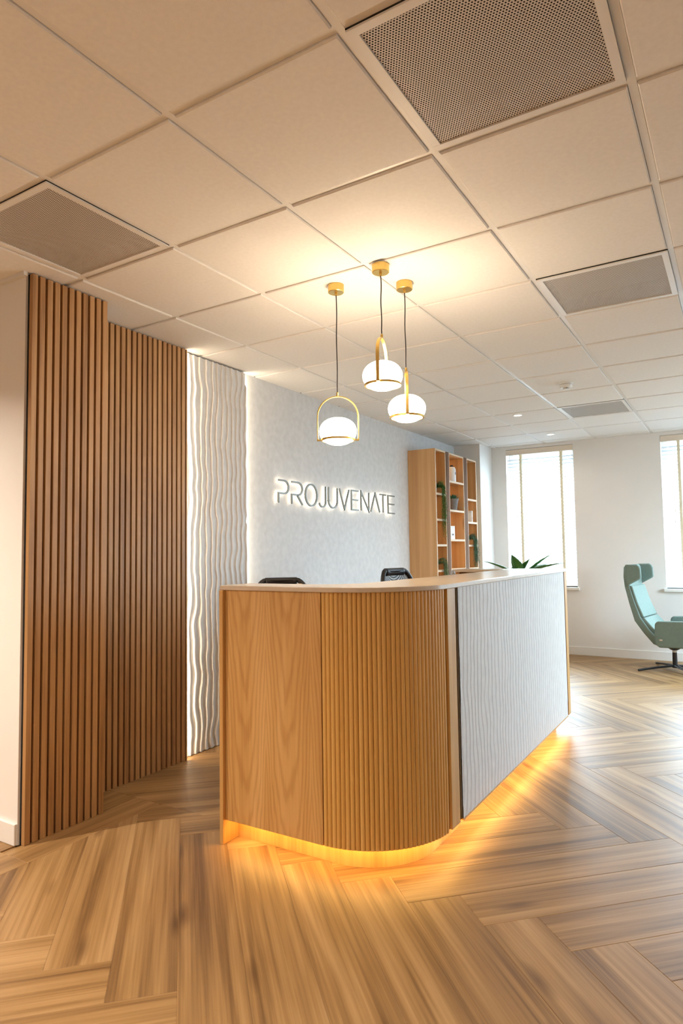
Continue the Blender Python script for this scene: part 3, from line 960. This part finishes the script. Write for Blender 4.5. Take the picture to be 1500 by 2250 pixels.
trailing_plant('long dark green trailing plant hanging from the upper shelf of the near bay', xs_, BY + 0.13, 1.8775, 0.55, 'leaf_dark', 3, 24, 0.09)
trailing_plant('grey green grassy plant low in the near bay of the bookcase', xs_, BY + 0.12, 1.0585, 0.22, 'leaf_grey', 5, 20, 0.10)
trailing_plant('blue green trailing plant hanging in the far bay of the bookcase', xs_, BY + 1.06, 1.3265, 0.34, 'leaf_blue', 9, 24, 0.12)

bt = empty('white_bottle', (XG + 0.250, BY + 0.630, 2.0385))
tag(bt, 'white pouch bottle with a dark cap on the top shelf', 'bottle')
MB().lathe([(0, 0), (0.046, 0), (0.048, 0.01), (0.045, 0.15), (0.036, 0.172), (0.016, 0.178), (0, 0.178)], 28).build('body', 'paper', bt, smooth=True)
MB().lathe([(0, 0.178), (0.018, 0.178), (0.018, 0.196), (0, 0.197)], 20).build('cap', 'pot_black', bt, smooth=True)
MB().box(0.0465, 0.0476, -0.014, 0.014, 0.085, 0.115).build('print', 'ink', bt)

sp = empty('potted_succulent', (XG + 0.245, BY + 0.665, 1.7155))
tag(sp, 'spiky succulent in a grey stone pot on the middle bay shelf', 'plant')
MB().lathe([(0, 0), (0.040, 0), (0.058, 0.118), (0.064, 0.118), (0.064, 0.135), (0.056, 0.135), (0.054, 0.12), (0, 0.12)], 28).build('pot', 'pot_grey', sp, smooth=True)
rr = random.Random(4)
for k in range(26):
    a = k * 2.399; tl = 0.25 + 0.75 * (k / 26)
    m = MB()
    leaf_blade(m, (0.025 * math.cos(a) * tl, 0.025 * math.sin(a) * tl, 0.118), (math.cos(a) * tl, math.sin(a) * tl, 1.15 - tl * 0.6), rr.uniform(0.075, 0.10), 0.024, 0.1, 3)
    m.build('leaf', 'leaf_blue', sp)

def carton(name, label, x, y, z, w, d, h, rz):
    r = empty(name, (x, y, z), rz)
    tag(r, label, 'box', 'white product boxes in the bookcase')
    MB().box(-w / 2, w / 2, -d / 2, d / 2, 0, h).build('carton_body', 'paper', r, bevel=0.0015)
    MB().box(w / 2, w / 2 + 0.0006, -d * 0.22, d * 0.22, h * 0.3, h * 0.42).build('print', 'ink', r)
    MB().box(-w / 2 - 0.0003, w / 2 + 0.0003, -d / 2 - 0.0003, d / 2 + 0.0003, h - 0.018, h - 0.0165).build('lid_seam', 'ink', r)
carton('product_box', 'upright white box on the third shelf of the middle bay', XG + 0.25, BY + 0.560, 1.3865, 0.06, 0.075, 0.15, -0.3)
carton('product_box', 'slim white box standing in the far bay of the bookcase', XG + 0.285, BY + 1.115, 1.5975, 0.04, 0.045, 0.135, 0.2)

# unidentified small silver device: round head on a stem, behind the counter
kb = empty('desk_device', (0.96, 3.80, 0.7405))
tag(kb, 'small silver round head on a stem behind the counter', 'desk device')
MB().lathe([(0, 0), (0.05, 0), (0.05, 0.012), (0, 0.014)], 24).build('base', 'silver', kb, smooth=True)
MB().tube([(0, 0, 0.012), (0, 0, 0.2), (-0.08, 0, 0.29), (-0.165, 0, 0.335)], 0.006, 8).build('stem', 'silver', kb, smooth=True)
hd = MB().lathe([(0.024 * math.sin(PI * k / 16), 0.024 * math.cos(PI * k / 16)) for k in range(17)][::-1], 24, (0, 0, 0)).build('head', 'silver', kb, smooth='all')
hd.location = (-0.17, 0, 0.35); hd.scale = (0.75, 0.75, 1.1)

# ------------------------------------------------------------------ task chairs behind the desk
def task_chair(label, x, y, rz, dz):
    """local: faces -Y; backrest on the +Y side"""
    r = empty('office_chair', (x, y, 0), rz)
    tag(r, label, 'office chair', 'black mesh office chairs behind the desk')
    for k in range(5):
        a = PI / 2 + 2 * PI * k / 5
        c, s = math.cos(a), math.sin(a)
        l = MB().tube([(0.03 * c, 0.03 * s, 0.10), (0.16 * c, 0.16 * s, 0.085), (0.26 * c, 0.26 * s, 0.065)], [0.024, 0.020, 0.014], 8).build('base_leg', 'black', r, smooth=True)
        w = MB().lathe([(0, -0.012), (0.026, -0.012), (0.028, -0.008), (0.028, 0.008), (0.026, 0.012), (0, 0.012)], 18).build('castor', 'black', l, smooth=True)
        w.location = (0.26 * c, 0.26 * s, 0.028); w.rotation_euler = (PI / 2, 0, a)
    MB().lathe([(0, 0.09), (0.030, 0.09), (0.028, 0.24), (0.016, 0.242), (0.016, 0.42), (0, 0.42)], 18).build('gas_lift', 'black_metal', r, smooth=True)
    m = MB(); hw = 0.24
    m.prism([(-0.20, -0.24), (0.20, -0.24), (0.245, -0.18), (0.245, 0.16), (0.20, 0.23), (-0.20, 0.23), (-0.245, 0.16), (-0.245, -0.18)], 0.43, 0.50)
    m.build('seat', 'black', r, smooth=True, bevel=0.022, seg=3)
    top = 1.09 + dz
    zb = 0.60
    # back frame: rounded rectangle tube, slightly wider at the shoulders and curved
    def P(u, v):
        hw_ = 0.158 + 0.03 * math.sin(v * PI)
        return (u * hw_, 0.25 + 0.09 * v - 0.05 * u * u * 0.6, zb + (top - zb) * v)
    outl = []
    rc = 0.36
    for cx, cy, a0 in ((1 - rc, 1 - rc * 0.62, 0), (-1 + rc, 1 - rc * 0.62, 90), (-1 + rc, rc * 0.6, 180), (1 - rc, rc * 0.6, 270)):
        for k in range(7):
            a = math.radians(a0 + 90 * k / 6)
            outl.append((cx + rc * math.cos(a), cy + rc * 0.6 * math.sin(a)))
    MB().tube([P(*q) for q in outl], 0.017, 10, closed=True).build('back_frame', 'black', r, smooth='all')
    m = MB(); N = 10
    # wide top rail inside the frame, and the mesh below it
    vs = []; fs = []
    for j in range(N + 1):
        for i in range(N + 1):
            vs.append(P((-0.93 + 1.86 * i / N), 0.04 + 0.90 * j / N))
    for j in range(N):
        for i in range(N):
            a = j * (N + 1) + i
            fs.append((a, a + 1, a + N + 2, a + N + 1))
    m.add(vs, fs).build('back_mesh', 'mesh', r, smooth='all')
    m = MB()
    l_ = [P(-0.66 + 1.32 * k / 12, 0.975) for k in range(13)]
    m.tube(l_, 0.022, 10, w=0.028).build('top_rail', 'black', r, smooth='all')
    MB().tube([(0, 0.10, 0.43), (0, 0.27, 0.45), (0, 0.295, 0.60), (0, 0.30, 0.75)], [0.03, 0.028, 0.026, 0.02], 10).build('back_support', 'black', r, smooth=True)
    return r
task_chair('black mesh office chair, wide low back above the flat oak front', 0.14, 2.59, math.radians(40), -0.01)
task_chair('black mesh office chair turned sideways nearer the bookcase', 0.83, 3.34, math.radians(80), 0.04)

# ------------------------------------------------------------------ leafy plant beyond the counter
pl = empty('potted_plant', (0.98, 4.85, 0))
tag(pl, 'broad-leaved green plant rising behind the far end of the counter', 'plant')
MB().lathe([(0, 0), (0.15, 0), (0.165, 0.02), (0.19, 0.60), (0.20, 0.72), (0.185, 0.72), (0.175, 0.66), (0, 0.66)], 32).build('planter', 'white_plastic', pl, smooth=True)
leaves = [((0.05, 0.0), (0.16, 0.02, 0.16), 0.27, 0.075), ((0.02, 0.03), (0.30, 0.0, 0.13), 0.33, 0.085), ((-0.05, 0.0), (-0.30, 0.0, 0.08), 0.34, 0.065),
          ((-0.02, -0.03), (-0.16, -0.05, 0.10), 0.28, 0.080), ((0.0, -0.02), (-0.02, -0.06, 0.13), 0.20, 0.085), ((0.04, -0.02), (0.22, -0.15, 0.02), 0.25, 0.07),
          ((-0.02, 0.04), (-0.1, 0.25, 0.10), 0.28, 0.08), ((0.03, 0.04), (0.14, 0.22, 0.12), 0.28, 0.08), ((0.0, 0.0), (0.06, -0.02, 0.10), 0.17, 0.075)]
for (bx, by), d, ln, w in leaves:
    zb = 1.04
    m = MB()
    leaf_blade(m, (bx, by, zb), d, ln * 1.15, w * 1.35, 0.12, 7)
    lf = m.build('leaf', 'leaf', pl, smooth='all')
    md = lf.modifiers.new('thickness', 'SOLIDIFY'); md.thickness = 0.0015
    MB().tube([(bx * 0.2, by * 0.2, 0.655), (bx * 0.5, by * 0.5, 0.85), (bx, by, zb + 0.004)], [0.006, 0.005, 0.003], 6).build('stalk', 'leaf', lf, smooth=True)

# ------------------------------------------------------------------ lounge chair
lc = empty('lounge_chair', (1.985, 6.80, 0), math.radians(-9))
tag(lc, 'sage green winged lounge chair on a black star base by the window', 'chair')
for k, a in enumerate((-138, -48, 42, 132)):
    a = math.radians(a); c, s = math.cos(a), math.sin(a)
    MB().tube([(0.02 * c, 0.02 * s, 0.050), (0.2 * c, 0.2 * s, 0.034), (0.385 * c, 0.385 * s, 0.012)], [0.026, 0.018, 0.012], 8, w=0.012).build('star_leg', 'black_metal', lc, smooth=True)
MB().lathe([(0, 0.03), (0.030, 0.03), (0.024, 0.07), (0.022, 0.17), (0.022, 0.22), (0, 0.22)], 20).build('column', 'black_metal', lc, smooth=True)
MB().lathe([(0.0226, 0.185), (0.0232, 0.185), (0.0232, 0.21), (0.0226, 0.21)], 20).build('column_sticker', 'white_plastic', lc, smooth=True)
MB().lathe([(0, 0.20), (0.035, 0.21), (0.10, 0.255), (0.10, 0.268), (0, 0.268)], 24).build('swivel_plate', 'black_metal', lc, smooth=True)
def shell(outer, inner, halfw):
    """loft of a side profile: outer/inner are (x, z) lists, halfw the half width at each station"""
    n = len(outer); vs = []; fs = []
    for (ox, oz), (ix, iz), h in zip(outer, inner, halfw):
        vs += [(ox, -h, oz), (ox, h, oz), (ix, h, iz), (ix, -h, iz)]
    for i in range(n - 1):
        for q in range(4):
            a, b = i * 4 + q, i * 4 + (q + 1) % 4
            fs.append((a, b, b + 4, a + 4))
    fs += [(3, 2, 1, 0), tuple((n - 1) * 4 + q for q in range(4))]
    return MB().add(vs, fs)
back_o = [(-0.385, 1.085), (-0.405, 1.06), (-0.41, 0.96), (-0.40, 0.86), (-0.355, 0.68), (-0.305, 0.51), (-0.22, 0.395), (-0.125, 0.290), (-0.06, 0.268), (0.40, 0.285)]
back_i = [(-0.365, 1.085), (-0.352, 1.06), (-0.35, 0.96), (-0.345, 0.86), (-0.30, 0.70), (-0.243, 0.545), (-0.165, 0.435), (-0.085, 0.350), (-0.04, 0.320), (0.40, 0.330)]
hw = [0.20, 0.215, 0.22, 0.225, 0.24, 0.255, 0.27, 0.285, 0.29, 0.29]
shell(back_o, back_i, hw).build('shell', 'fabric', lc, smooth=True, bevel=0.014, seg=3)
# padded lining of the back
bi_o = [(-0.346, 0.87), (-0.302, 0.70), (-0.245, 0.545)]
bi_i = [(-0.322, 0.865), (-0.272, 0.695), (-0.212, 0.552)]
shell(bi_o, bi_i, [0.222, 0.232, 0.243]).build('back_cushion', 'fabric', lc, smooth=True, bevel=0.009, seg=3)
shell([(-0.243, 0.541), (-0.165, 0.432), (-0.085, 0.348)], [(-0.210, 0.547), (-0.130, 0.452), (-0.05, 0.385)], [0.243, 0.254, 0.266]).build('lumbar_cushion', 'fabric', lc, smooth=True, bevel=0.009, seg=3)
m = MB().prism([(-0.06, 0.335), (0.40, 0.345), (0.415, 0.39), (0.39, 0.415), (-0.03, 0.40), (-0.07, 0.375)], -0.245, 0.245, 'Y')
m.build('seat_cushion', 'fabric', lc, smooth=True, bevel=0.012, seg=3)
for s in (-1, 1):
    # headrest wing: rounded panel curving forward from the shell edge
    prof = [(-0.385, 1.088), (-0.27, 1.09), (-0.245, 1.075), (-0.232, 1.045), (-0.228, 0.955), (-0.245, 0.935), (-0.335, 0.885), (-0.375, 0.86), (-0.39, 0.96)]
    ya, yb = sorted((s * 0.205, s * 0.240))
    MB().prism(prof, ya, yb, 'Y').build('headrest_wing', 'fabric', lc, smooth=True, bevel=0.012, seg=3)
    prof = [(-0.105, 0.30), (-0.095, 0.50), (-0.07, 0.525), (0.30, 0.540), (0.35, 0.52), (0.38, 0.42), (0.37, 0.30), (0.33, 0.275), (-0.06, 0.265)]
    ya, yb = sorted((s * 0.280, s * 0.322))
    MB().prism(prof, ya, yb, 'Y').build('arm_panel', 'fabric', lc, smooth=True, bevel=0.012, seg=3)
box('fabric_tag', 'cream', -0.055, -0.028, -0.3245, -0.3218, 0.335, 0.347, lc)

# ------------------------------------------------------------------ blinds
def blind(label, a, b):
    r = empty('venetian_blind', ((a + b) / 2, YB + 0.045, WZ0))
    tag(r, label, 'blind', 'white venetian blinds on the back wall')
    hx = (b - a) / 2 - 0.006
    H = WZ1 - WZ0
    box('valance', 'cream', -hx - 0.004, hx + 0.004, -0.052, -0.028, H - 0.072, H - 0.004, r, bevel=0.003)
    box('headrail', 'white_plastic', -hx, hx, -0.027, 0.027, H - 0.055, H - 0.008, r)
    box('bottom_rail', 'white_plastic', -hx, hx, -0.026, 0.026, 0.006, 0.022, r, bevel=0.003)
    pit = 0.042; n = int((H - 0.11) / pit)
    sl = None
    for k in range(n):
        z = 0.045 + k * pit
        if sl is None:
            c = [(-0.025 + 0.05 * q / 4, 0.0016 * math.sin(PI * q / 4)) for q in range(5)]
            th = math.radians(32)
            rot = [(x * math.cos(th) - y * math.sin(th), x * math.sin(th) + y * math.cos(th)) for x, y in c]
            rot2 = [(x * math.cos(th) - (y + 0.0018) * math.sin(th), x * math.sin(th) + (y + 0.0018) * math.cos(th)) for x, y in c]
            sl = MB().strip(rot, rot2, -hx, hx, 'X').build('slat', 'blind', r, loc=(0, 0, z))
        else:
            o = sl.copy(); col.objects.link(o); o.parent = r; o.location = (0, 0, z)
    for tx in (-0.234, 0.262):
        for yy in (-0.0268, 0.0258):
            box('ladder_tape', 'tape', tx - 0.015, tx + 0.015, yy, yy + 0.001, 0.02, H - 0.06, r)
    for cx, zc in ((-0.29, 0.85), (-0.295, 0.73), (0.31, 1.33)):
        MB().tube([(cx, -0.034, zc + 0.05), (cx, -0.034, H - 0.06)], 0.0009, 5).build('pull_cord', 'white_plastic', r)
        MB().lathe([(0, 0), (0.006, 0.002), (0.004, 0.045), (0, 0.05)], 10).build('cord_tassel', 'cream', r, smooth=True, loc=(cx, -0.034, zc))
    return r
blind('white venetian blind with beige tapes beside the corner pier', *BACK_WIN[0])
blind('white venetian blind with beige tapes behind the lounge chair', *BACK_WIN[1])
blind('white venetian blind with beige tapes on the third window', *BACK_WIN[2])

# ------------------------------------------------------------------ ceiling fittings
vl = {(0, 1): 'perforated ceiling vent above the slat wall', (3, 1): 'largest perforated ceiling vent, at the top of the picture',
      (3, 4): 'perforated ceiling vent right of the pendant lamps', (2, 9): 'far pale ceiling vent beyond the smoke detector'}
for (i, j), lb in vl.items():
    r = empty('ceiling_vent', (i * G + G / 2, j * G + G / 2, CEIL))
    tag(r, lb, 'vent', 'perforated ceiling vents')
    hf = 0.2885; wf = 0.026
    m = MB()
    m.box(-hf, hf, -hf, -hf + wf, -0.002, 0.004).box(-hf, hf, hf - wf, hf, -0.002, 0.004).box(-hf, -hf + wf, -hf + wf, hf - wf, -0.002, 0.004).box(hf - wf, hf, -hf + wf, hf - wf, -0.002, 0.004)
    m.build('frame', 'bar', r, bevel=0.001)
    m = MB()
    q = hf - wf
    m.add([(-q, -q, 0.0025), (q, -q, 0.0025), (q, q, 0.0025), (-q, q, 0.0025)], [(3, 2, 1, 0)])
    m.build('perforated_plate', 'perf', r)
    m = MB()
    m.box(-hf, hf, -hf, hf, 0.10, 0.11).box(-hf, -hf + 0.004, -hf, hf, 0.004, 0.1).box(hf - 0.004, hf, -hf, hf, 0.004, 0.1).box(-hf, hf, -hf, -hf + 0.004, 0.004, 0.1).box(-hf, hf, hf - 0.004, hf, 0.004, 0.1)
    m.build('plenum_box', 'void', r)

sd = empty('smoke_detector', (1.488, 4.524, CEIL))
tag(sd, 'white round smoke detector on the ceiling', 'smoke detector')
MB().lathe([(0, 0), (0.052, 0), (0.052, -0.010), (0.050, -0.012), (0, -0.012)], 32).build('base_ring', 'white_plastic', sd, smooth=True)
MB().lathe([(0, -0.012), (0.046, -0.014), (0.048, -0.030), (0.044, -0.038), (0.026, -0.040), (0, -0.040)], 32).build('body', 'white_plastic', sd, smooth=True)
MB().lathe([(0, -0.052), (0.022, -0.052), (0.026, -0.048), (0.024, -0.046), (0, -0.046)], 24).build('sensor_cap', 'white_plastic', sd, smooth=True)
for k in range(6):
    a = k * PI / 3
    box('cap_post', 'pot_black' if k % 2 else 'white_plastic', 0.018 * math.cos(a) - 0.003, 0.018 * math.cos(a) + 0.003, 0.018 * math.sin(a) - 0.003, 0.018 * math.sin(a) + 0.003, -0.047, -0.0395, sd)
def downlight(lb, x, y, power):
    r = empty('downlight', (x, y, CEIL))
    tag(r, lb, 'downlight', 'recessed round downlights')
    MB().lathe([(0.034, -0.0005), (0.046, -0.0005), (0.046, -0.003), (0.040, -0.006), (0.034, -0.003), (0.034, -0.0005)], 32).build('rim', 'white_plastic', r, smooth=True)
    MB().lathe([(0, -0.002), (0.034, -0.002), (0.034, -0.0006), (0, -0.0006)], 32).build('lens', 'led_down', r, smooth=True)
    l = bpy.data.lights.new('downlight_beam', 'AREA')
    l.shape = 'DISK'; l.size = 0.06; l.energy = power; l.color = LAMP; l.spread = math.radians(140)
    o = bpy.data.objects.new('downlight_beam', l); col.objects.link(o)
    o.parent = r; o.location = (0, 0, -0.008)
downlight('recessed round downlight nearer the smoke detector', 0.815, 5.512, 2.0)
downlight('recessed round downlight nearer the window wall', 0.820, 6.781, 1.2)
# the same fittings light the entrance side of the room, behind the camera
for k, (x, y) in enumerate(((-0.9, -0.3), (0.3, -1.5), (2.1, -1.5))):
    downlight(['recessed round downlight over the entrance passage on the left', 'recessed round downlight left of the camera', 'recessed round downlight straight behind the camera'][k], x, y, P_SPOT * (1.6 if k == 0 else 1.0))
